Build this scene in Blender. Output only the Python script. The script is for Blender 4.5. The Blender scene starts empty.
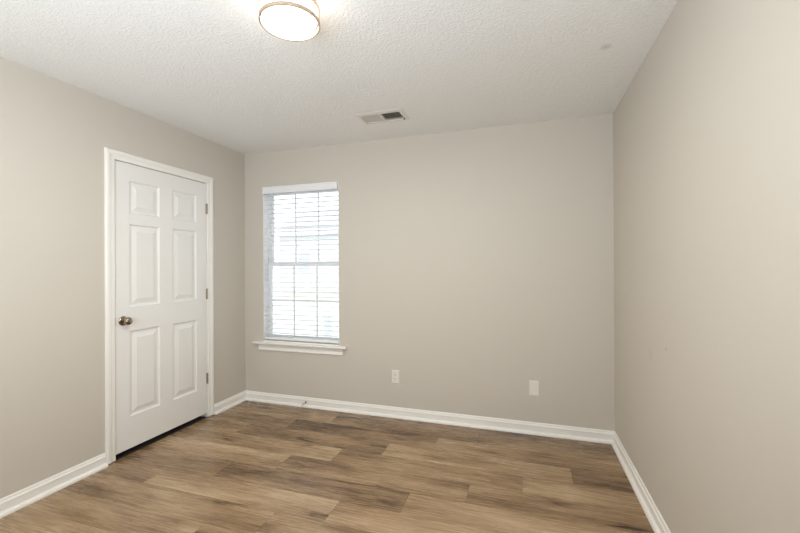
import bpy, bmesh, math, random
from mathutils import Vector, Matrix

# ---------------------------------------------------------------- camera, light, exposure
scn = bpy.context.scene
COL = scn.collection

H = 2.44            # ceiling height
W = 3.285           # room width
YR = -3.75          # rear wall (behind the camera)

def make_camera():
    f, yaw, pit, rol = 388.94, -0.309744, 0.0021544, -0.0047784
    F = Vector((math.sin(yaw)*math.cos(pit), math.cos(yaw)*math.cos(pit), math.sin(pit)))
    R = Vector((math.cos(yaw), -math.sin(yaw), 0.0))
    U = R.cross(F)
    R2 = R*math.cos(rol) + U*math.sin(rol)
    U2 = U*math.cos(rol) - R*math.sin(rol)
    cd = bpy.data.cameras.new('camera')
    cd.sensor_width = 36.0
    cd.lens = f*36.0/800.0
    cd.clip_start = 0.02
    cd.clip_end = 200
    ob = bpy.data.objects.new('camera', cd)
    m = Matrix((R2, U2, -F)).transposed().to_4x4()
    m.translation = Vector((2.65387, -3.22346, 1.30630))
    ob.matrix_world = m
    COL.objects.link(ob)
    scn.camera = ob
make_camera()

wd = bpy.data.worlds.new('overcast_sky')
scn.world = wd
wd.use_nodes = True
bgn = wd.node_tree.nodes['Background']
bgn.inputs[0].default_value = (0.93, 0.965, 1.0, 1)
bgn.inputs[1].default_value = 2.5

def area(name, loc, target, sx, sy, power, color, portal=False):
    ld = bpy.data.lights.new(name, 'AREA')
    ld.shape = 'RECTANGLE'
    ld.size, ld.size_y = sx, sy
    ld.energy = power
    ld.color = color
    if portal:
        ld.cycles.is_portal = True
    ob = bpy.data.objects.new(name, ld)
    ob.location = loc
    ob.rotation_euler = (Vector(target) - Vector(loc)).to_track_quat('-Z', 'Y').to_euler()
    COL.objects.link(ob)
    return ob
# sky through the window
area('window_daylight_portal', (0.625, 0.17, 1.35), (0.625, -1, 1.35), 0.84, 1.52, 1, (1, 1, 1), portal=True)
# added fill light at the wide opening behind the camera
area('rear_fill_light', (1.80, YR + 0.12, 1.40), (1.45, -2.60, 2.62), 1.9, 1.2, 64, (0.85, 0.932, 1.0))

scn.view_settings.view_transform = 'Standard'
scn.view_settings.look = 'None'
scn.view_settings.exposure = 0.06
scn.view_settings.gamma = 1.0
scn.view_settings.use_curve_mapping = False

# ---------------------------------------------------------------- helpers
def obj(name, bm, mat, parent=None, smooth=False, loc=None, bevel=0.0):
    bmesh.ops.recalc_face_normals(bm, faces=bm.faces[:])
    me = bpy.data.meshes.new(name)
    bm.to_mesh(me)
    bm.free()
    if smooth:
        for p in me.polygons:
            p.use_smooth = True
    ob = bpy.data.objects.new(name, me)
    COL.objects.link(ob)
    if mat:
        me.materials.append(mat)
    if parent:
        ob.parent = parent
    if loc:
        ob.location = loc
    if bevel > 0:
        mo = ob.modifiers.new('bevel', 'BEVEL')
        mo.width = bevel
        mo.segments = 2
        mo.limit_method = 'ANGLE'
    return ob

def empty(name, loc=(0, 0, 0)):
    o = bpy.data.objects.new(name, None)
    o.empty_display_size = 0.1
    o.location = loc
    COL.objects.link(o)
    return o

def tag(o, label=None, cat=None, group=None, kind=None):
    if label: o['label'] = label
    if cat: o['category'] = cat
    if group: o['group'] = group
    if kind: o['kind'] = kind
    return o

def box(bm, x0, x1, y0, y1, z0, z1):
    vs = [bm.verts.new((x, y, z)) for x in (x0, x1) for y in (y0, y1) for z in (z0, z1)]
    for f in ((0, 1, 3, 2), (4, 6, 7, 5), (0, 4, 5, 1), (2, 3, 7, 6), (0, 2, 6, 4), (1, 5, 7, 3)):
        bm.faces.new([vs[i] for i in f])
    return vs

def sweep(bm, rows, close_ends=True, cyclic=False):
    """rows: list (per profile point) of polylines with the same number of points"""
    g = [[bm.verts.new(p) for p in r] for r in rows]
    n = len(g)
    for i in range(n if cyclic else n - 1):
        a, b = g[i], g[(i+1) % n]
        for k in range(len(a) - 1):
            bm.faces.new((a[k], a[k+1], b[k+1], b[k]))
    if close_ends:
        bm.faces.new([r[0] for r in g])
        bm.faces.new([r[-1] for r in g][::-1])

def lathe(bm, prof, c=(0, 0, 0), axis='Z', n=48):
    """prof: list of (radius, height along axis)"""
    rings = []
    for r, h in prof:
        if r < 1e-6:
            p = {'Z': (c[0], c[1], c[2]+h), 'X': (c[0]+h, c[1], c[2]), 'Y': (c[0], c[1]+h, c[2])}[axis]
            rings.append([bm.verts.new(p)])
        else:
            ring = []
            for k in range(n):
                a = 2*math.pi*k/n
                u, v = r*math.cos(a), r*math.sin(a)
                p = {'Z': (c[0]+u, c[1]+v, c[2]+h), 'X': (c[0]+h, c[1]+u, c[2]+v), 'Y': (c[0]+u, c[1]+h, c[2]+v)}[axis]
                ring.append(bm.verts.new(p))
            rings.append(ring)
    for a, b in zip(rings[:-1], rings[1:]):
        for k in range(n):
            k2 = (k+1) % n
            if len(a) == 1 and len(b) == 1: continue
            if len(a) == 1: bm.faces.new((a[0], b[k], b[k2]))
            elif len(b) == 1: bm.faces.new((a[k], a[k2], b[0]))
            else: bm.faces.new((a[k], a[k2], b[k2], b[k]))

def tube(bm, pts, r, n=8):
    pts = [Vector(p) for p in pts]
    rings = []
    for i, p in enumerate(pts):
        t = (pts[min(i+1, len(pts)-1)] - pts[max(i-1, 0)]).normalized()
        ref = Vector((0, 0, 1)) if abs(t.z) < 0.9 else Vector((1, 0, 0))
        a = t.cross(ref).normalized()
        b = t.cross(a)
        rings.append([bm.verts.new(p + a*r*math.cos(2*math.pi*k/n) + b*r*math.sin(2*math.pi*k/n)) for k in range(n)])
    for A, B in zip(rings[:-1], rings[1:]):
        for k in range(n):
            bm.faces.new((A[k], A[(k+1) % n], B[(k+1) % n], B[k]))
    bm.faces.new(rings[0][::-1])
    bm.faces.new(rings[-1])

# ---------------------------------------------------------------- materials
def srgb(r, g, b):
    def f(c):
        c /= 255.0
        return c/12.92 if c <= 0.04045 else ((c+0.055)/1.055)**2.4
    return (f(r), f(g), f(b), 1)

class Mat:
    def __init__(s, name):
        s.m = bpy.data.materials.new(name)
        s.m.use_nodes = True
        s.nt = s.m.node_tree
        s.p = s.nt.nodes['Principled BSDF']
        s.out = s.nt.nodes['Material Output']
    def n(s, t, **kw):
        nd = s.nt.nodes.new(t)
        for k, v in kw.items():
            setattr(nd, k, v)
        return nd
    def l(s, a, b):
        s.nt.links.new(a, b)
    def math(s, op, a, b=None, c=None):
        nd = s.n('ShaderNodeMath', operation=op)
        for i, v in enumerate((a, b, c)):
            if v is None: continue
            if hasattr(v, 'links') or hasattr(v, 'is_linked'): s.l(v, nd.inputs[i])
            else: nd.inputs[i].default_value = v
        return nd.outputs[0]
    def mix(s, fac, a, b, blend='MIX'):
        nd = s.n('ShaderNodeMix', data_type='RGBA', blend_type=blend)
        for i, v in ((0, fac), (6, a), (7, b)):
            if hasattr(v, 'is_linked'): s.l(v, nd.inputs[i])
            else: nd.inputs[i].default_value = v
        return nd.outputs[2]
    def noise(s, vec, scale, detail=2.0, rough=0.5):
        nd = s.n('ShaderNodeTexNoise')
        nd.inputs['Scale'].default_value = scale
        nd.inputs['Detail'].default_value = detail
        nd.inputs['Roughness'].default_value = rough
        s.l(vec, nd.inputs['Vector'])
        return nd.outputs['Fac']
    def ramp(s, fac, stops):
        nd = s.n('ShaderNodeValToRGB')
        cr = nd.color_ramp
        while len(cr.elements) > 1: cr.elements.remove(cr.elements[-1])
        cr.elements[0].position = stops[0][0]; cr.elements[0].color = stops[0][1]
        for pos, c in stops[1:]:
            e = cr.elements.new(pos); e.color = c
        s.l(fac, nd.inputs[0])
        return nd.outputs[0]
    def bump(s, h, strength, dist):
        nd = s.n('ShaderNodeBump')
        nd.inputs['Strength'].default_value = strength
        nd.inputs['Distance'].default_value = dist
        s.l(h, nd.inputs['Height'])
        s.l(nd.outputs[0], s.p.inputs['Normal'])
    def coords(s):
        return s.n('ShaderNodeNewGeometry').outputs['Position']
    def set(s, color=None, rough=None, metal=None, spec=None):
        if color: s.p.inputs['Base Color'].default_value = color
        if rough is not None: s.p.inputs['Roughness'].default_value = rough
        if metal is not None: s.p.inputs['Metallic'].default_value = metal
        if spec is not None: s.p.inputs['Specular IOR Level'].default_value = spec
        return s

def near_spot(M, pos, c, r0, r1):
    """1 inside a small mark of its own place on the surface, 0 outside"""
    d = M.n('ShaderNodeVectorMath', operation='DISTANCE')
    M.l(pos, d.inputs[0]); d.inputs[1].default_value = c
    mr = M.n('ShaderNodeMapRange')
    mr.inputs[1].default_value = r0; mr.inputs[2].default_value = r1
    mr.inputs[3].default_value = 1; mr.inputs[4].default_value = 0
    M.l(d.outputs['Value'], mr.inputs[0])
    return mr.outputs[0]

WALL_COL = srgb(209, 202, 191)
def wall_material(name, marks=()):
    M = Mat(name).set(WALL_COL, 0.62, spec=0.3)
    pos = M.coords()
    f = M.noise(pos, 1.3, 3)
    a = tuple(c*0.985 for c in WALL_COL[:3]) + (1,)
    col = M.mix(f, a, WALL_COL)
    for c, r0, r1, dark in marks:
        k = M.math('MULTIPLY', near_spot(M, pos, c, r0, r1), dark)
        col = M.mix(k, col, srgb(120, 112, 102))
    M.l(col, M.p.inputs['Base Color'])
    M.bump(M.noise(pos, 260, 2), 0.10, 0.002)
    return M.m
m_wall = wall_material('greige_wall_paint')
m_wall_marked = wall_material('greige_wall_paint_scuffed', [
    ((W, -1.10, 0.916), 0.003, 0.011, 0.4), ((W, -1.135, 0.925), 0.003, 0.009, 0.12),
    ((W, -1.12, 0.76), 0.003, 0.010, 0.10), ((W, -0.86, 0.835), 0.01, 0.04, 0.08)])

def ceiling_material():
    M = Mat('textured_ceiling_paint').set(srgb(242, 241, 239), 0.8, spec=0.25)
    pos = M.coords()
    n1 = M.noise(pos, 85, 3, 0.55)
    h = M.ramp(n1, [(0.42, (0, 0, 0, 1)), (0.62, (1, 1, 1, 1))])
    n2 = M.noise(pos, 130, 2)
    hh = M.math('ADD', M.math('MULTIPLY', n2, 0.35), h)
    k = M.math('MULTIPLY', near_spot(M, pos, (3.06, -0.985, H), 0.008, 0.035), 0.28)
    M.l(M.mix(k, srgb(242, 241, 239), srgb(140, 135, 128)), M.p.inputs['Base Color'])
    M.bump(hh, 0.5, 0.0026)
    return M.m
m_ceiling = ceiling_material()

def paint(name, c, rough=0.35, bump=0.0):
    M = Mat(name).set(c, rough, spec=0.45)
    if bump:
        M.bump(M.noise(M.coords(), 90, 2), bump, 0.001)
    else:
        f = M.noise(M.coords(), 3.0, 2)
        d = tuple(x*0.985 for x in c[:3]) + (1,)
        M.l(M.mix(f, d, c), M.p.inputs['Base Color'])
    return M.m
m_trim = paint('white_semigloss_trim', srgb(245, 242, 236), 0.38)
m_door = paint('white_door_paint', srgb(239, 237, 233), 0.36)
m_blind = paint('white_blind_slat', srgb(242, 242, 243), 0.45)
m_vinyl = paint('white_window_vinyl', srgb(248, 249, 250), 0.4)
m_plate = paint('white_wall_plate_plastic', srgb(238, 234, 226), 0.35)
m_register = paint('white_register_enamel', srgb(226, 223, 215), 0.45)
m_dark = Mat('dark_slot').set(srgb(52, 46, 38), 0.7).m
m_duct = Mat('dark_duct').set(srgb(70, 66, 60), 0.6, 0.3).m

def metal(name, c, rough):
    M = Mat(name).set(c, rough, 1.0)
    f = M.noise(M.coords(), 300, 2)
    r = M.math('MULTIPLY_ADD', f, 0.12, rough - 0.06)
    M.l(r, M.p.inputs['Roughness'])
    return M.m
m_nickel = metal('satin_nickel', srgb(158, 146, 128), 0.22)
m_hinge = metal('brushed_hinge_metal', srgb(168, 156, 136), 0.38)
m_ring = metal('brushed_lamp_ring', srgb(210, 190, 170), 0.42)
m_spring = metal('steel_spring', srgb(205, 202, 196), 0.4)
m_dark_metal = metal('dark_stop_base', srgb(92, 82, 66), 0.4)
m_rubber = Mat('white_rubber').set(srgb(225, 220, 210), 0.6).m

def lamp_glass():
    M = Mat('lit_opal_glass').set(srgb(248, 246, 240), 0.25)
    M.p.inputs['Emission Color'].default_value = (1.0, 0.93, 0.82, 1)
    M.p.inputs['Emission Strength'].default_value = 8.0
    return M.m
m_lamp = lamp_glass()

def pane_glass():
    M = Mat('clear_pane_glass')
    tr = M.n('ShaderNodeBsdfTransparent'); tr.inputs[0].default_value = (0.95, 0.97, 0.97, 1)
    gl = M.n('ShaderNodeBsdfGlossy'); gl.inputs['Roughness'].default_value = 0.02
    fr = M.n('ShaderNodeFresnel'); fr.inputs[0].default_value = 1.45
    mx = M.n('ShaderNodeMixShader')
    M.l(fr.outputs[0], mx.inputs[0]); M.l(tr.outputs[0], mx.inputs[1]); M.l(gl.outputs[0], mx.inputs[2])
    M.l(mx.outputs[0], M.out.inputs[0])
    return M.m
m_glass = pane_glass()

def floor_material():
    M = Mat('oak_look_vinyl_plank').set(None, 0.3, spec=0.62)
    at = M.n('ShaderNodeAttribute'); at.attribute_name = 'tone'
    sd = M.n('ShaderNodeAttribute'); sd.attribute_name = 'seed'
    pos = M.coords()
    sep = M.n('ShaderNodeSeparateXYZ'); M.l(pos, sep.inputs[0])
    off = M.math('MULTIPLY', sd.outputs['Fac'], 37.0)
    def vec(sx, sy):
        cb = M.n('ShaderNodeCombineXYZ')
        M.l(M.math('MULTIPLY', sep.outputs[0], sx), cb.inputs[0])
        M.l(M.math('MULTIPLY', sep.outputs[1], sy), cb.inputs[1])
        M.l(off, cb.inputs[2])
        return cb.outputs[0]
    broad = M.noise(vec(1.0, 5.5), 1.0, 3, 0.5)        # long soft streaks
    mid = M.noise(vec(2.2, 26.0), 1.0, 4, 0.6)
    fine = M.noise(vec(6.0, 120.0), 1.0, 3, 0.6)        # pores along the plank
    vo = M.n('ShaderNodeTexVoronoi', feature='F1', voronoi_dimensions='3D')
    wob = M.n('ShaderNodeVectorMath', operation='MULTIPLY_ADD')
    nz = M.n('ShaderNodeTexNoise'); nz.inputs['Scale'].default_value = 2.0; nz.inputs['Detail'].default_value = 2
    M.l(vec(3.0, 14.0), nz.inputs['Vector'])
    M.l(nz.outputs['Color'], wob.inputs[0]); wob.inputs[1].default_value = (0.9, 0.6, 0.0)
    M.l(vec(2.6, 8.5), wob.inputs[2])
    M.l(wob.outputs[0], vo.inputs['Vector']); vo.inputs['Scale'].default_value = 1.0
    knot = M.ramp(vo.outputs['Distance'], [(0.04, (1, 1, 1, 1)), (0.11, (.5, .5, .5, 1)), (0.24, (.12, .12, .12, 1)), (0.36, (0, 0, 0, 1))])
    b2 = M.ramp(broad, [(0.24, (0, 0, 0, 1)), (0.72, (1, 1, 1, 1))])
    v = M.math('MULTIPLY_ADD', b2, 0.44, M.math('MULTIPLY_ADD', at.outputs['Fac'], 0.46, -0.01))
    v = M.math('ADD', v, M.math('MULTIPLY_ADD', mid, 0.44, -0.22))
    v = M.math('ADD', v, M.math('MULTIPLY_ADD', fine, 0.46, -0.23))
    v = M.math('SUBTRACT', v, M.math('MULTIPLY', knot, 0.30))
    col = M.ramp(v, [(0.0, srgb(58, 41, 26)), (0.22, srgb(100, 76, 51)), (0.45, srgb(150, 122, 90)), (0.7, srgb(184, 157, 125)), (1.0, srgb(212, 189, 159))])
    M.l(col, M.p.inputs['Base Color'])
    M.l(M.math('MULTIPLY_ADD', fine, 0.12, 0.21), M.p.inputs['Roughness'])
    M.bump(M.math('ADD', fine, M.math('MULTIPLY', mid, 0.5)), 0.12, 0.001)
    return M.m
m_floor = floor_material()

# ---------------------------------------------------------------- floor
def make_floor():
    rng = random.Random(11)
    y0, pw, pl = -0.11, 0.19, 1.235
    joints = [1.080, 0.785, 0.460, 0.165, 1.100, 0.780, 0.428, 0.145, 1.090]
    tones = {   # plank tones, row by row from the window wall, left to right
        -1: [.30, .25, .30, .25], 0: [.48, .20, .26, .26], 1: [.48, .20, .60, .5], 2: [.44, .42, .70, .30],
        3: [.45, .72, .42, .42], 4: [.72, .20, .46, .46], 5: [.45, .28, .66, .6],
        6: [.34, .60, .66, .62], 7: [.50, .50, .42, .62], 8: [.66, .46, .5, .5]}
    bm = bmesh.new()
    lt = bm.faces.layers.float.new('tone')
    ls = bm.faces.layers.float.new('seed')
    g = 0.0006
    row = -1
    while True:
        ya = y0 - pw*row
        yb = ya - pw
        if ya < YR - 0.2: break
        j = joints[row] if 0 <= row < 9 else rng.uniform(0, pl)
        x = j - pl
        while x > -0.65: x -= pl
        k = 0
        t = tones.get(row)
        while x < W + 0.02:
            a, b = max(x, 0.0), min(x + pl, W + 0.02)
            cent = x + pl*0.5
            if b - a > 0.01:
                if t is not None and b > 0.02:
                    tone = t[min(k, len(t)-1)]; k += 1
                else:
                    tone = rng.uniform(.25, .72)
                seed = rng.random()
                nb = len(bm.faces)
                box(bm, a+g, b-g, max(yb, YR-0.2)+g, min(ya, 0.06)-g, -0.006, 0.0)
                bm.faces.ensure_lookup_table()
                for f in bm.faces[nb:]:
                    f[lt] = tone; f[ls] = seed
            x += pl
        row += 1
    nb = len(bm.faces)
    box(bm, 0.0, W+0.02, YR-0.2, 0.06, -0.05, -0.0035)
    bm.faces.ensure_lookup_table()
    for f in bm.faces[nb:]:
        f[lt] = 0.0; f[ls] = 0.0
    return tag(obj('floor', bm, m_floor), 'grey brown oak look plank floor with dark streaks and knots', 'floor', kind='structure')
make_floor()
bm = bmesh.new(); box(bm, -0.65, -0.0005, -1.5, -0.3, -0.05, -0.003)
tag(obj('floor.001', bm, Mat('door_gap_shade').set(srgb(52, 48, 45), 0.95).m), 'closet floor behind the door, coloured dark as gap shade', 'floor', kind='structure')  # shade of the gap under the door, put into the floor colour

# ---------------------------------------------------------------- walls and ceiling
WX0, WX1, WZ0, WZ1 = 0.215, 1.035, 0.585, 2.10     # window opening
DY0, DY1, DZ = -1.316, -0.466, 2.072               # door opening (rough)
T = 0.15
bm = bmesh.new()
box(bm, -0.12, WX0, 0, T, -0.05, H); box(bm, WX1, W+0.12, 0, T, -0.05, H)
box(bm, WX0, WX1, 0, T, -0.05, WZ0); box(bm, WX0, WX1, 0, T, WZ1, H)
tag(obj('wall_back', bm, m_wall), 'greige painted wall holding the window and outlets', 'wall', kind='structure')
bm = bmesh.new()
box(bm, -0.12, 0, DY1, 0, -0.05, H); box(bm, -0.12, 0, YR-0.12, DY0, -0.05, H)
box(bm, -0.12, 0, DY0, DY1, DZ, H)
# closet shell behind the closed door
box(bm, -0.70, -0.12, DY0-0.2, DY0-0.1, -0.05, H); box(bm, -0.70, -0.12, DY1+0.1, DY1+0.2, -0.05, H)
box(bm, -0.75, -0.65, DY0-0.2, DY1+0.2, -0.05, H); box(bm, -0.70, -0.12, DY0-0.2, DY1+0.2, H-0.1, H)
tag(obj('wall_left', bm, m_wall), 'greige painted wall holding the white door', 'wall', kind='structure')
bm = bmesh.new(); box(bm, W, W+0.12, YR-0.12, 0, -0.05, H)
tag(obj('wall_right', bm, m_wall_marked), 'plain greige painted wall with small scuffs', 'wall', kind='structure')
bm = bmesh.new()                                    # wall behind the camera, wide opening added for the fill light
ox0, ox1, oz0, oz1 = 0.60, 2.80, -0.05, 2.15
box(bm, 0, ox0, YR-0.12, YR, -0.05, H); box(bm, ox1, W, YR-0.12, YR, -0.05, H)
box(bm, ox0, ox1, YR-0.12, YR, oz1, H)
# unseen hall shell, added to keep the sky out of the opening
box(bm, -0.12, ox0-0.3, YR-1.5, YR-0.12, -0.05, H); box(bm, ox1+0.3, W+0.12, YR-1.5, YR-0.12, -0.05, H)
box(bm, -0.12, W+0.12, YR-1.62, YR-1.5, -0.05, H); box(bm, ox0-0.3, ox1+0.3, YR-1.5, YR-0.12, H, H+0.1)
box(bm, ox0-0.3, ox1+0.3, YR-1.5, YR-0.2, -0.06, 0)
tag(obj('wall_front', bm, m_wall), 'greige wall behind the viewer', 'wall', kind='structure')

VX0, VX1, VY0, VY1 = 1.488, 1.800, -0.549, -0.398   # register hole in the ceiling
bm = bmesh.new()
box(bm, -0.12, VX0, YR-0.12, T, H, H+0.1); box(bm, VX1, W+0.12, YR-0.12, T, H, H+0.1)
box(bm, VX0, VX1, YR-0.12, VY0, H, H+0.1); box(bm, VX0, VX1, VY1, T, H, H+0.1)
tag(obj('ceiling', bm, m_ceiling), 'white ceiling with orange peel texture', 'ceiling', kind='structure')

# ---------------------------------------------------------------- baseboards with shoe moulding
BASE = [(0, 0), (.0125, 0), (.0125, .060), (.0150, .0625), (.0150, .065), (.0135, .067), (.0095, .071), (.0075, .077), (.0065, .083), (.004, .0868), (0, .088)]
SHOE = [(.012, 0), (.032, 0), (.032, .006), (.030, .0125), (.0255, .0175), (.019, .021), (.012, .022)]
def baseboard(name, label, path):
    """path(d) -> two floor points of the run at depth d off the wall"""
    def run(prof):
        b = bmesh.new()
        rows = []
        for d, z in prof:
            (xa, ya), (xb, yb) = path(d)
            rows.append([(xa, ya, z), (xb, yb, z)])
        sweep(b, rows, True, True)
        return b
    o = tag(obj(name, run(BASE), m_trim), label, 'baseboard', kind='structure')
    obj('shoe_moulding', run(SHOE), m_trim, o)
    return o
CY0, CY1 = -1.364, -0.427       # casing outer edges
baseboard('baseboard_back', 'white baseboard under the window and outlets', lambda d: ((d, -d), (W-d, -d)))
baseboard('baseboard_left', 'white baseboard between door and window wall corner', lambda d: ((d, CY1+0.0005), (d, -d)))
baseboard('baseboard_left.001', 'white baseboard left of the door, running to the photo edge', lambda d: ((d, YR+d), (d, CY0-0.0005)))
baseboard('baseboard_right', 'white baseboard along the scuffed right wall', lambda d: ((W-d, -d), (W-d, YR+d)))
baseboard('baseboard_front', 'white baseboard behind the viewer', lambda d: ((W-d, YR+d), (d, YR+d)))

# ---------------------------------------------------------------- door casing
IY0, IY1, IZ = -1.300, -0.4885, 2.0505               # casing inner edges
CAS = [(0, 0), (0, .009), (.003, .0105), (.008, .011), (.026, .012), (.030, .0135), (.034, .0160), (.044, .0172), (.054, .0170), (.060, .0145), (.0625, .012), (.0625, 0)]
bm = bmesh.new()
sweep(bm, [[(t, IY0-w, .007), (t, IY0-w, IZ+w), (t, IY1+w, IZ+w), (t, IY1+w, .007)] for w, t in CAS], True, True)
tag(obj('trim_1', bm, m_trim), 'white moulded casing around the panelled door', 'door casing', kind='structure')

# ---------------------------------------------------------------- door
SY0, SY1, SZ0, SZ1 = -1.2905, -0.4925, 0.039, 2.0465   # slab
def make_door():
    # jamb is the fixed part: three boards and a stop
    door = empty('door_1', (0, (SY0+SY1)/2, 0))
    tag(door, 'white six panel door with nickel knob, closed', 'door', kind='structure')
    off = -(SY0+SY1)/2
    b = bmesh.new()
    box(b, -.118, -.0005, -1.3145, -1.2945, .004, 2.0705); box(b, -.118, -.0005, -0.489, -0.4675, .004, 2.0705)
    box(b, -.118, -.0005, -1.2945, -0.489, 2.0505, 2.0705)
    box(b, -.075, -.042, -1.2945, -1.283, .004, 2.0505); box(b, -.075, -.042, -0.5005, -0.489, .004, 2.0505)
    box(b, -.075, -.042, -1.283, -0.5005, 2.0385, 2.0505)
    obj('jamb', b, m_trim, door, loc=(0, off, 0))
    # slab with six recessed and raised panels
    X = -0.002
    cols = [(-1.1905, -0.9495), (-0.8385, -0.5985)]
    rows = [(0.262, 0.868), (1.036, 1.622), (1.694, 1.930)]
    b = bmesh.new()
    ys = [SY0] + [v for c in cols for v in c] + [SY1]
    zs = [SZ0] + [v for r in rows for v in r] + [SZ1]
    g = [[b.verts.new((X, y, z)) for z in zs] for y in ys]
    for i in range(len(ys)-1):
        for k in range(len(zs)-1):
            q = (g[i][k], g[i+1][k], g[i+1][k+1], g[i][k+1])
            if i in (1, 3) and k in (1, 3, 5):
                ring = list(q)
                ya, yb, za, zb = ys[i], ys[i+1], zs[k], zs[k+1]
                for ins, dep in ((.003, .0012), (.007, .0080), (.011, .0108), (.022, .0112), (.026, .0106), (.036, .0074), (.050, .0030), (.053, .0012)):
                    nr = [b.verts.new((X-dep, y, z)) for y, z in ((ya+ins, za+ins), (yb-ins, za+ins), (yb-ins, zb-ins), (ya+ins, zb-ins))]
                    for e in range(4):
                        b.faces.new((ring[e], ring[(e+1) % 4], nr[(e+1) % 4], nr[e]))
                    ring = nr
                b.faces.new(ring)
            else:
                b.faces.new(q)
    # edges and back
    back = [[b.verts.new((X-.035, y, z)) for z in zs] for y in ys]
    n, m = len(ys), len(zs)
    for i in range(n-1):
        for k in range(m-1):
            b.faces.new((back[i][k], back[i][k+1], back[i+1][k+1], back[i+1][k]))
        b.faces.new((g[i][0], back[i][0], back[i+1][0], g[i+1][0]))
        b.faces.new((g[i][-1], g[i+1][-1], back[i+1][-1], back[i][-1]))
    for k in range(m-1):
        b.faces.new((g[0][k], g[0][k+1], back[0][k+1], back[0][k]))
        b.faces.new((g[-1][k], back[-1][k], back[-1][k+1], g[-1][k+1]))
    slab = obj('door_panel', b, m_door, door, loc=(0, off, 0))
    # knob: rose, neck and turned knob
    ky, kz = -1.238, 0.944
    b = bmesh.new()
    lathe(b, [(0, 0), (.0325, 0), (.0335, .002), (.0325, .0055), (.027, .009), (.018, .0115), (0, .0115)], (X, ky, kz), 'X', 40)
    kr = obj('knob_rose', b, m_nickel, slab, True)
    kr['label'] = 'round satin nickel rose'
    b = bmesh.new()
    lathe(b, [(0, .010), (.0115, .010), (.0105, .020), (.0125, .028), (.020, .034), (.0262, .041), (.0275, .048), (.0265, .056), (.022, .063), (.015, .0665), (0, .068)], (X, ky, kz), 'X', 40)
    kn = obj('knob', b, m_nickel, slab, True)
    kn['label'] = 'satin nickel door knob'
    b = bmesh.new()
    box(b, -.030, .0003, -1.2945, -1.2912, kz-.028, kz+.028)
    lp = obj('latch_plate', b, m_hinge, slab)
    lp['label'] = 'small dark metal latch plate'
    for z in (1.826, 1.081, 0.342):
        b = bmesh.new()
        for s in range(5):                       # five knuckles
            za = z-.0445+s*.0178
            lathe(b, [(0, za), (.0062, za), (.0066, za+.0012), (.0066, za+.0160), (.0062, za+.0172), (0, za+.0172)], (.0045, -0.4905, 0), 'Z', 16)
        lathe(b, [(0, z+.0445), (.0045, z+.0445), (.0045, z+.048), (0, z+.050)], (.0045, -0.4905, 0), 'Z', 16)
        box(b, -.030, .0035, -0.4922, -0.4892, z-.0445, z+.0445)
        box(b, -.0015, .0012, -0.5005, -0.4918, z-.0445, z+.0445)
        hg = obj('hinge', b, m_hinge, door, loc=(0, off, 0))
        hg['label'] = 'brushed metal hinge'
make_door()

# ---------------------------------------------------------------- window
def make_window():
    win = empty('window_1', (0.625, 0.1, WZ0))
    tag(win, 'white vinyl double hung window with grids behind blinds', 'window', kind='structure')
    L = (-0.625, -0.1, -WZ0)
    def put(name, b, m, parent=win, bevel=0.0):
        return obj(name, b, m, parent, loc=L if parent is win else None, bevel=bevel)
    e = .0005
    b = bmesh.new()                              # jamb lining of the opening
    box(b, WX0+e, WX0+.006, .002, T, WZ0+.02, WZ1-e); box(b, WX1-.006, WX1-e, .002, T, WZ0+.02, WZ1-e)
    box(b, WX0+.006, WX1-.006, .002, T, WZ1-.012, WZ1-e)
    put('jamb_lining', b, m_vinyl)
    fx0, fx1, fz0, fz1 = WX0+.006, WX1-.006, WZ0+.02, WZ1-.012
    b = bmesh.new()                              # outer frame
    for x0, x1 in ((fx0, fx0+.010), (fx1-.010, fx1)): box(b, x0, x1, .075, .148, fz0, fz1)
    box(b, fx0+.010, fx1-.010, .075, .148, fz0, fz0+.012); box(b, fx0+.010, fx1-.010, .075, .148, fz1-.022, fz1)
    put('frame', b, m_vinyl, bevel=.002)
    sx0, sx1 = fx0+.0095, fx1-.0095
    zmid = 1.345
    def sash(z0, z1, y0, y1, brail, trail):
        b = bmesh.new()
        st = .020
        box(b, sx0, sx0+st, y0, y1, z0, z1); box(b, sx1-st, sx1, y0, y1, z0, z1)
        box(b, sx0+st, sx1-st, y0, y1, z0, z0+brail); box(b, sx0+st, sx1-st, y0, y1, z1-trail, z1)
        s = put('sash', b, m_vinyl, bevel=.002)
        gx0, gx1, gz0, gz1 = sx0+st, sx1-st, z0+brail, z1-trail
        yc = (y0+y1)/2
        b = bmesh.new()
        for x in (0.505, 0.757):
            box(b, x-.008, x+.008, yc-.007, yc-.003, gz0, gz1)
        zc = (gz0+gz1)/2
        box(b, gx0, gx1, yc-.0072, yc-.0032, zc-.008, zc+.008)
        obj('grid_bars', b, m_vinyl, s)
        b = bmesh.new()
        box(b, gx0, gx1, yc-.002, yc+.002, gz0, gz1)
        obj('pane', b, m_glass, s)
        return s
    sash(fz0+.012, zmid+.020, .080, .108, .028, .036)
    sash(zmid-.022, fz1-.022, .112, .140, .036, .030)
make_window()

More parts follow.
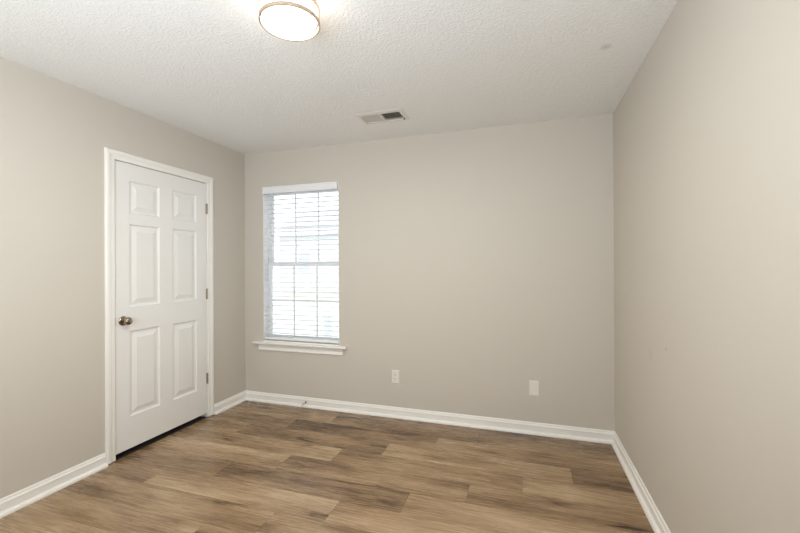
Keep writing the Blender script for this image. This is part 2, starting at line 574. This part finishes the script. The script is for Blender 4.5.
# stool and apron under the window
def make_sill():
    o = empty('trim_2', (0.617, 0, 0.585))
    tag(o, 'white window sill with moulded apron below', 'window sill', kind='structure')
    L = (-0.617, 0, -0.585)
    b = bmesh.new()
    P = [(.0, .566), (-.036, .566), (-.042, .570), (-.045, .576), (-.044, .582), (-.039, .587), (0, .588)]
    sweep(b, [[(.116, y, z), (1.118, y, z)] for y, z in P], True, True)
    box(b, WX0+.0008, WX1-.0008, -.004, .0745, .5858, .600)
    obj('stool', b, m_trim, o, loc=L)
    b = bmesh.new()
    A = [(0, .504), (-.010, .504), (-.014, .508), (-.014, .516), (-.010, .522), (-.009, .540), (-.013, .552), (-.018, .5655), (0, .5655)]
    n = [(.166-y*-.0, 1.078+y*0) for y, z in A]
    sweep(b, [[(.166, y, z), (1.076, y, z)] for y, z in A], True, True)
    obj('apron', b, m_trim, o, loc=L)
make_sill()

# ---------------------------------------------------------------- window blind
def make_blind():
    bl = tag(empty('window_blind', (0.625, 0.03, WZ0)), 'white wide slat horizontal blind with valance hanging in the window', 'blind')
    L = (-0.625, -0.03, -WZ0)
    b = bmesh.new()                              # valance: shaped board with short returns
    P = [(-.020, 2.026), (-.022, 2.029), (-.021, 2.036), (-.0185, 2.042), (-.0185, 2.078), (-.021, 2.084), (-.023, 2.091), (-.021, 2.0945), (-.010, 2.0945), (-.010, 2.026)]
    sweep(b, [[(.2225, y, z), (1.0275, y, z)] for y, z in P], True, True)
    for x0, x1 in ((.2225, .2325), (1.0215, 1.0275)): box(b, x0, x1, -.010, .012, 2.028, 2.0945)
    obj('valance', b, m_blind, bl, loc=L)
    b = bmesh.new()
    box(b, .230, 1.020, .004, .058, 2.040, 2.0865)
    obj('headrail', b, m_blind, bl, loc=L)
    y0, y1 = .003, .053
    z = 2.016
    b = bmesh.new()
    N = 6
    while z > .645:
        top = [(y0+(y1-y0)*k/N, z+.0012+.0016*(1-(2*k/N-1)**2)) for k in range(N+1)]
        bot = [(y, zz-.0032) for y, zz in reversed(top)]
        sweep(b, [[(.230, y, zz), (1.022, y, zz)] for y, zz in top+bot], True, True)
        z -= .0448
    obj('slats', b, m_blind, bl, loc=L)
    b = bmesh.new()
    P = [(y0, .610), (y0-.001, .613), (y0-.001, .628), (y0, .631), (y1, .631), (y1, .610)]
    sweep(b, [[(.230, y, zz), (1.022, y, zz)] for y, zz in P], True, True)
    obj('bottom_rail', b, m_blind, bl, loc=L)
    for x in (.315, .625, .935):                 # ladder cords, front and back
        b = bmesh.new()
        tube(b, [(x, y0-.0015, 2.045), (x, y0-.0015, .612)], .0007, 6)
        tube(b, [(x, y1+.0015, 2.045), (x, y1+.0015, .612)], .0007, 6)
        obj('ladder_cord', b, m_blind, bl, loc=L)
    b = bmesh.new()                              # tilt wand
    tube(b, [(.285, -.006, 2.03), (.284, -.007, 1.34)], .0035, 8)
    obj('tilt_wand', b, m_blind, bl, True, loc=L)
make_blind()

# ---------------------------------------------------------------- ceiling light
def make_light():
    cx, cy = 1.712, -1.795
    t = tag(empty('ceiling_light', (cx, cy, H)), 'lit round flush mount lamp with two metal rings on the ceiling', 'ceiling light')
    def z(v): return v - H
    b = bmesh.new()
    lathe(b, [(0, z(2.4395)), (.108, z(2.4395)), (.110, z(2.437)), (.110, z(2.424)), (.106, z(2.420)), (0, z(2.420))], n=64)
    obj('ceiling_pan', b, m_ring, t, True)
    b = bmesh.new()                              # opal bowl
    lathe(b, [(0, z(2.4195)), (.104, z(2.4195)), (.110, z(2.414)), (.112, z(2.404)), (.112, z(2.364)), (.110, z(2.355)), (.105, z(2.347)), (.095, z(2.3405)), (.080, z(2.336)), (.060, z(2.333)), (.030, z(2.331)), (0, z(2.3305))], n=64)
    g = obj('glass_bowl', b, m_lamp, t, True)
    g['label'] = 'glowing white opal glass bowl'
    for zc, hh in ((2.4015, .0070), (2.3470, .0075)):
        b = bmesh.new()
        R0, R1 = .1185, .1255
        pr = [(R0, z(zc-hh)), (R0+.001, z(zc-hh-.0008)), (R1-.001, z(zc-hh-.0008)), (R1, z(zc-hh)), (R1, z(zc+hh)), (R1-.001, z(zc+hh+.0008)), (R0+.001, z(zc+hh+.0008)), (R0, z(zc+hh)), (R0, z(zc-hh))]
        lathe(b, pr, n=72)
        bmesh.ops.remove_doubles(b, verts=b.verts[:], dist=1e-6)
        rg = obj('metal_ring', b, m_ring, t, False)
        rg['label'] = 'brushed metal band around the glass'
    for k in range(3):
        a = math.radians(-17 + 120*k)
        px, py = .1222*math.cos(a), .1222*math.sin(a)
        b = bmesh.new()
        tube(b, [(px, py, z(2.4390)), (px, py, z(2.340))], .0024, 10)
        lathe(b, [(0, z(2.3345)), (.0030, z(2.3352)), (.0044, z(2.338)), (.0040, z(2.3410)), (0, z(2.3415))], (px, py, 0), n=12)
        obj('post', b, m_ring, t, True)
    ld = bpy.data.lights.new('lamp_light', 'AREA')       # the lamp's own light, leaving the bowl downwards
    ld.shape = 'DISK'
    ld.size = .17
    ld.energy = 17
    ld.color = (1.0, 0.95, 0.87)
    lo = bpy.data.objects.new('lamp_light', ld)
    lo.location = (0, 0, z(2.3285))
    COL.objects.link(lo)
    lo.parent = t
make_light()

# ---------------------------------------------------------------- ceiling register
def make_register():
    cx, cy = (VX0+VX1)/2, (VY0+VY1)/2
    t = tag(empty('ceiling_vent', (cx, cy, H)), 'white two way air register in the ceiling', 'vent')
    L = (-cx, -cy, -H)
    b = bmesh.new()                              # bevelled face frame
    o = (1.464, 1.826, -.592, -.368)
    i = (1.492, 1.796, -.545, -.402)
    def ring(r, zz): return [(r[0], r[2], zz), (r[1], r[2], zz), (r[1], r[3], zz), (r[0], r[3], zz)]
    loops = [ring(o, H-.0008), ring(o, H-.0022), ring((o[0]+.012, o[1]-.012, o[2]+.012, o[3]-.012), H-.007), ring(i, H-.007), ring(i, H+.012), ring((i[0]-.002, i[1]+.002, i[2]-.002, i[3]+.002), H+.012)]
    vs = [[b.verts.new(p) for p in l] for l in loops]
    for A, B in zip(vs[:-1], vs[1:]):
        for k in range(4):
            b.faces.new((A[k], A[(k+1) % 4], B[(k+1) % 4], B[k]))
    obj('face_frame', b, m_register, t, loc=L)
    xm = 1.641
    b = bmesh.new(); box(b, xm-.006, xm+.006, i[2], i[3], H-.0074, H+.010)
    obj('centre_bar', b, m_register, t, loc=L)
    def bank(xa, xb, sgn):
        n = 11
        b = bmesh.new()
        for k in range(n):
            x = xa + (k+.5)*(xb-xa)/n
            dx, dz, th = .0062*sgn, .0062, .0005
            q = [(x-dx, H+.001-dz), (x-dx+th*2, H+.001-dz), (x+dx+th*2, H+.001+dz), (x+dx, H+.001+dz)]
            sweep(b, [[(px, i[2]+.0003, pz), (px, i[3]-.0003, pz)] for px, pz in q], True, True)
        obj('louvres', b, m_register, t, loc=L)
    bank(i[0]+.002, xm-.006, 1)                 # turned away: lit faces seen
    bank(xm+.006, i[1]-.002, -1)                  # turned to the room: gaps seen
    b = bmesh.new()                              # damper blades crossing behind
    for k in range(7):
        y = i[2]+.012+k*.020
        box(b, i[0]+.001, i[1]-.001, y-.0008, y+.0008, H+.016, H+.030)
    obj('damper', b, m_duct, t, loc=L)
    b = bmesh.new()
    box(b, i[1]-.004, i[1]+.003, i[3]-.020, i[3]-.006, H-.016, H-.0072)
    d = obj('damper_lever', b, m_duct, t, loc=L)
    d['label'] = 'small dark lever'
    b = bmesh.new()                              # duct boot above, open at the bottom
    e = .001
    x0, x1, ya, yb = VX0+e, VX1-e, VY0+e, VY1-e
    for q in ((x0, x0+.002, ya, yb), (x1-.002, x1, ya, yb), (x0+.002, x1-.002, ya, ya+.002), (x0+.002, x1-.002, yb-.002, yb)):
        box(b, *q, H+.013, H+.16)
    box(b, x0, x1, ya, yb, H+.16, H+.165)
    obj('duct_boot', b, m_duct, t, loc=L)
make_register()

# ---------------------------------------------------------------- wall plates
def plate_bm(w, h, d):
    b = bmesh.new()
    loops = []
    for ins, y in ((0, 0), (0, -.002), (.004, -d), ):
        loops.append([b.verts.new((x, y, z)) for x, z in ((-w+ins, -h+ins), (w-ins, -h+ins), (w-ins, h-ins), (-w+ins, h-ins))])
    for A, B in zip(loops[:-1], loops[1:]):
        for k in range(4): b.faces.new((A[k], A[(k+1) % 4], B[(k+1) % 4], B[k]))
    b.faces.new(loops[0][::-1]); b.faces.new(loops[-1])
    return b
def make_outlet():
    t = tag(empty('wall_outlet', (1.577, -.0005, .352)), 'white duplex power outlet on the wall right of the window', 'outlet')
    obj('cover_plate', plate_bm(.035, .057, .0068), m_plate, t)
    for zc in (.0195, -.0195):
        b = bmesh.new()
        pts = []
        for k in range(24):
            a = 2*math.pi*k/24
            pts.append((.0172*math.cos(a), max(-.0135, min(.0135, .0172*math.sin(a)))))
        f0 = [b.verts.new((x, -.0050, zc+z)) for x, z in pts]
        f1 = [b.verts.new((x, -.0072, zc+z)) for x, z in pts]
        for k in range(24): b.faces.new((f0[k], f0[(k+1) % 24], f1[(k+1) % 24], f1[k]))
        b.faces.new(f1)
        r = obj('receptacle', b, m_plate, t)
        b = bmesh.new()
        for x, hh in ((-.0064, .0044), (.0064, .0036)): box(b, x-.0013, x+.0013, -.0086, -.0080, zc+.003-hh, zc+.003+hh)
        lathe(b, [(0, -.0086), (.0026, -.0086), (.0026, -.0080), (0, -.0080)], (0, 0, zc-.0078), 'Y', 12)
        sl = obj('slots', b, m_dark, r)
        sl['label'] = 'dark plug slots'
    b = bmesh.new()
    lathe(b, [(0, -.0082), (.0022, -.0080), (.0030, -.0066), (0, -.0066)], (0, 0, 0), 'Y', 12)
    obj('screw', b, m_plate, t, True)
make_outlet()
def make_blank():
    t = tag(empty('blank_wall_plate', (2.720, -.0005, .355)), 'white blank wall plate low on the wall near the right corner', 'wall plate')
    b = bmesh.new()                              # plate with a rectangular opening
    w, h = .0365, .0585
    L = []
    for ins, y in ((0, 0), (0, -.002), (.004, -.0058), (.0175, -.0058), (.0185, -.0040)):
        hi = ins if ins < .01 else ins + .006
        L.append([b.verts.new((x, y, z)) for x, z in ((-w+ins, -h+hi), (w-ins, -h+hi), (w-ins, h-hi), (-w+ins, h-hi))])
    for A, B in zip(L[:-1], L[1:]):
        for k in range(4): b.faces.new((A[k], A[(k+1) % 4], B[(k+1) % 4], B[k]))
    b.faces.new(L[0][::-1])
    obj('cover_plate', b, m_plate, t)
    b = bmesh.new(); box(b, -.0176, .0176, -.0056, -.0040, -.0336, .0336)
    obj('insert', b, m_plate, t, bevel=.0005)
    for z in (.0475, -.0475):
        b = bmesh.new()
        lathe(b, [(0, -.0068), (.0020, -.0066), (.0028, -.0056), (0, -.0056)], (0, 0, z), 'Y', 12)
        obj('screw', b, m_plate, t, True)
make_blank()

# ---------------------------------------------------------------- spring door stop on the baseboard
def make_stop():
    t = tag(empty('door_stop', (.690, -.0131, .043)), 'small spring door stop sticking out of the baseboard below the window', 'door stop')
    b = bmesh.new()
    lathe(b, [(0, 0), (.0095, 0), (.0095, -.003), (.0065, -.011), (.0055, -.014), (0, -.014)], axis='Y', n=20)
    m = obj('mount', b, m_dark_metal, t, True)
    m['label'] = 'dark metal screw mount'
    b = bmesh.new()
    pts = []
    for k in range(0, 14*12+1):
        a = 2*math.pi*k/12
        pts.append((.0052*math.cos(a), -.012-.0036*k/12, .0052*math.sin(a) - .004*(k/168)**2))
    tube(b, pts, .0012, 6)
    obj('spring', b, m_spring, t, True)
    b = bmesh.new()
    lathe(b, [(0, -.061), (.0066, -.061), (.0074, -.064), (.0074, -.072), (.0055, -.076), (0, -.077)], (0, 0, -.004), 'Y', 20)
    tp = obj('bumper', b, m_rubber, t, True)
    tp['label'] = 'white rubber tip'
make_stop()

# ---------------------------------------------------------------- outside, seen through the blind
GZ = -0.40
def noisy(name, a, bcol, sc, rough=0.9):
    M = Mat(name).set(None, rough, spec=0.2)
    M.l(M.mix(M.noise(M.coords(), sc, 4), a, bcol), M.p.inputs['Base Color'])
    return M.m
m_conc = noisy('pale_concrete', srgb(206, 206, 205), srgb(220, 220, 219), 1.5)
m_lawn = noisy('dormant_lawn', srgb(196, 191, 178), srgb(212, 208, 198), 2.0)
m_siding = noisy('pale_siding', srgb(212, 213, 215), srgb(219, 220, 222), 0.8)
m_roof = noisy('grey_shingles', srgb(194, 195, 199), srgb(204, 205, 208), 4)
m_housetrim = noisy('house_trim', srgb(235, 236, 238), srgb(242, 242, 242), 1)
m_housepane = noisy('house_pane', srgb(192, 198, 206), srgb(200, 205, 212), 1, 0.3)
bm = bmesh.new(); box(bm, -30, 16, T+.02, 14.0, GZ-.2, GZ)
tag(obj('driveway', bm, m_conc), 'pale concrete drive outside the window', 'ground', kind='structure')
bm = bmesh.new(); box(bm, -60, 30, 14.0, 60, GZ-.2, GZ+.03)
tag(obj('lawn', bm, m_lawn), 'straw coloured lawn strip outside', 'ground', kind='structure')

def make_house():
    hx0, hx1, hy0, hy1, he = -13.6, -1.0, 20.0, 28.0, GZ+3.9
    t = tag(empty('neighbour_house', ((hx0+hx1)/2, 24, GZ+.03)), 'pale house with grey roof across the street, seen through the blind', 'house')
    L = (-(hx0+hx1)/2, -24, -GZ-.03)
    b = bmesh.new()
    box(b, hx0, hx1, hy0, hy1, GZ+.035, he)
    obj('walls', b, m_siding, t, loc=L)
    b = bmesh.new()
    ym = (hy0+hy1)/2
    P = [(hy0-.4, he), (ym, he+2.2), (hy1+.4, he), (hy1+.4, he+.15), (ym, he+2.4), (hy0-.4, he+.15)]
    sweep(b, [[(hx0-.3, y, z), (hx1+.3, y, z)] for y, z in P], True, True)
    obj('roof', b, m_roof, t, loc=L)
    for x in (-11.6, -8.6, -5.6, -3.0):
        b = bmesh.new()
        box(b, x-.55, x+.55, hy0-.05, hy0-.002, GZ+1.3, GZ+2.9)
        f = obj('window_frame', b, m_housetrim, t, loc=L)
        b = bmesh.new()
        box(b, x-.45, x+.45, hy0-.07, hy0-.052, GZ+1.4, GZ+2.8)
        obj('window_pane', b, m_housepane, f)
    b = bmesh.new()
    box(b, -7.7, -6.7, hy0-.06, hy0-.002, GZ+.2, GZ+2.4)
    obj('front_door', b, m_housetrim, t, loc=L)
make_house()
def make_post():
    t = tag(empty('driveway_post', (-2.03, 5.48, GZ)), 'short pale blue grey post with white cap outside, low at window right', 'post')
    b = bmesh.new(); box(b, -.07, .07, -.07, .07, .001, .50)
    obj('shaft', b, m_housepane, t, bevel=.01)
    b = bmesh.new()
    lo = [b.verts.new((x, y, .501)) for x, y in ((-.1, -.1), (.1, -.1), (.1, .1), (-.1, .1))]
    mi = [b.verts.new((x, y, .55)) for x, y in ((-.1, -.1), (.1, -.1), (.1, .1), (-.1, .1))]
    ap = b.verts.new((0, 0, .60))
    b.faces.new(lo[::-1])
    for k in range(4):
        b.faces.new((lo[k], lo[(k+1) % 4], mi[(k+1) % 4], mi[k])); b.faces.new((mi[k], mi[(k+1) % 4], ap))
    obj('cap', b, m_housetrim, t)
make_post()
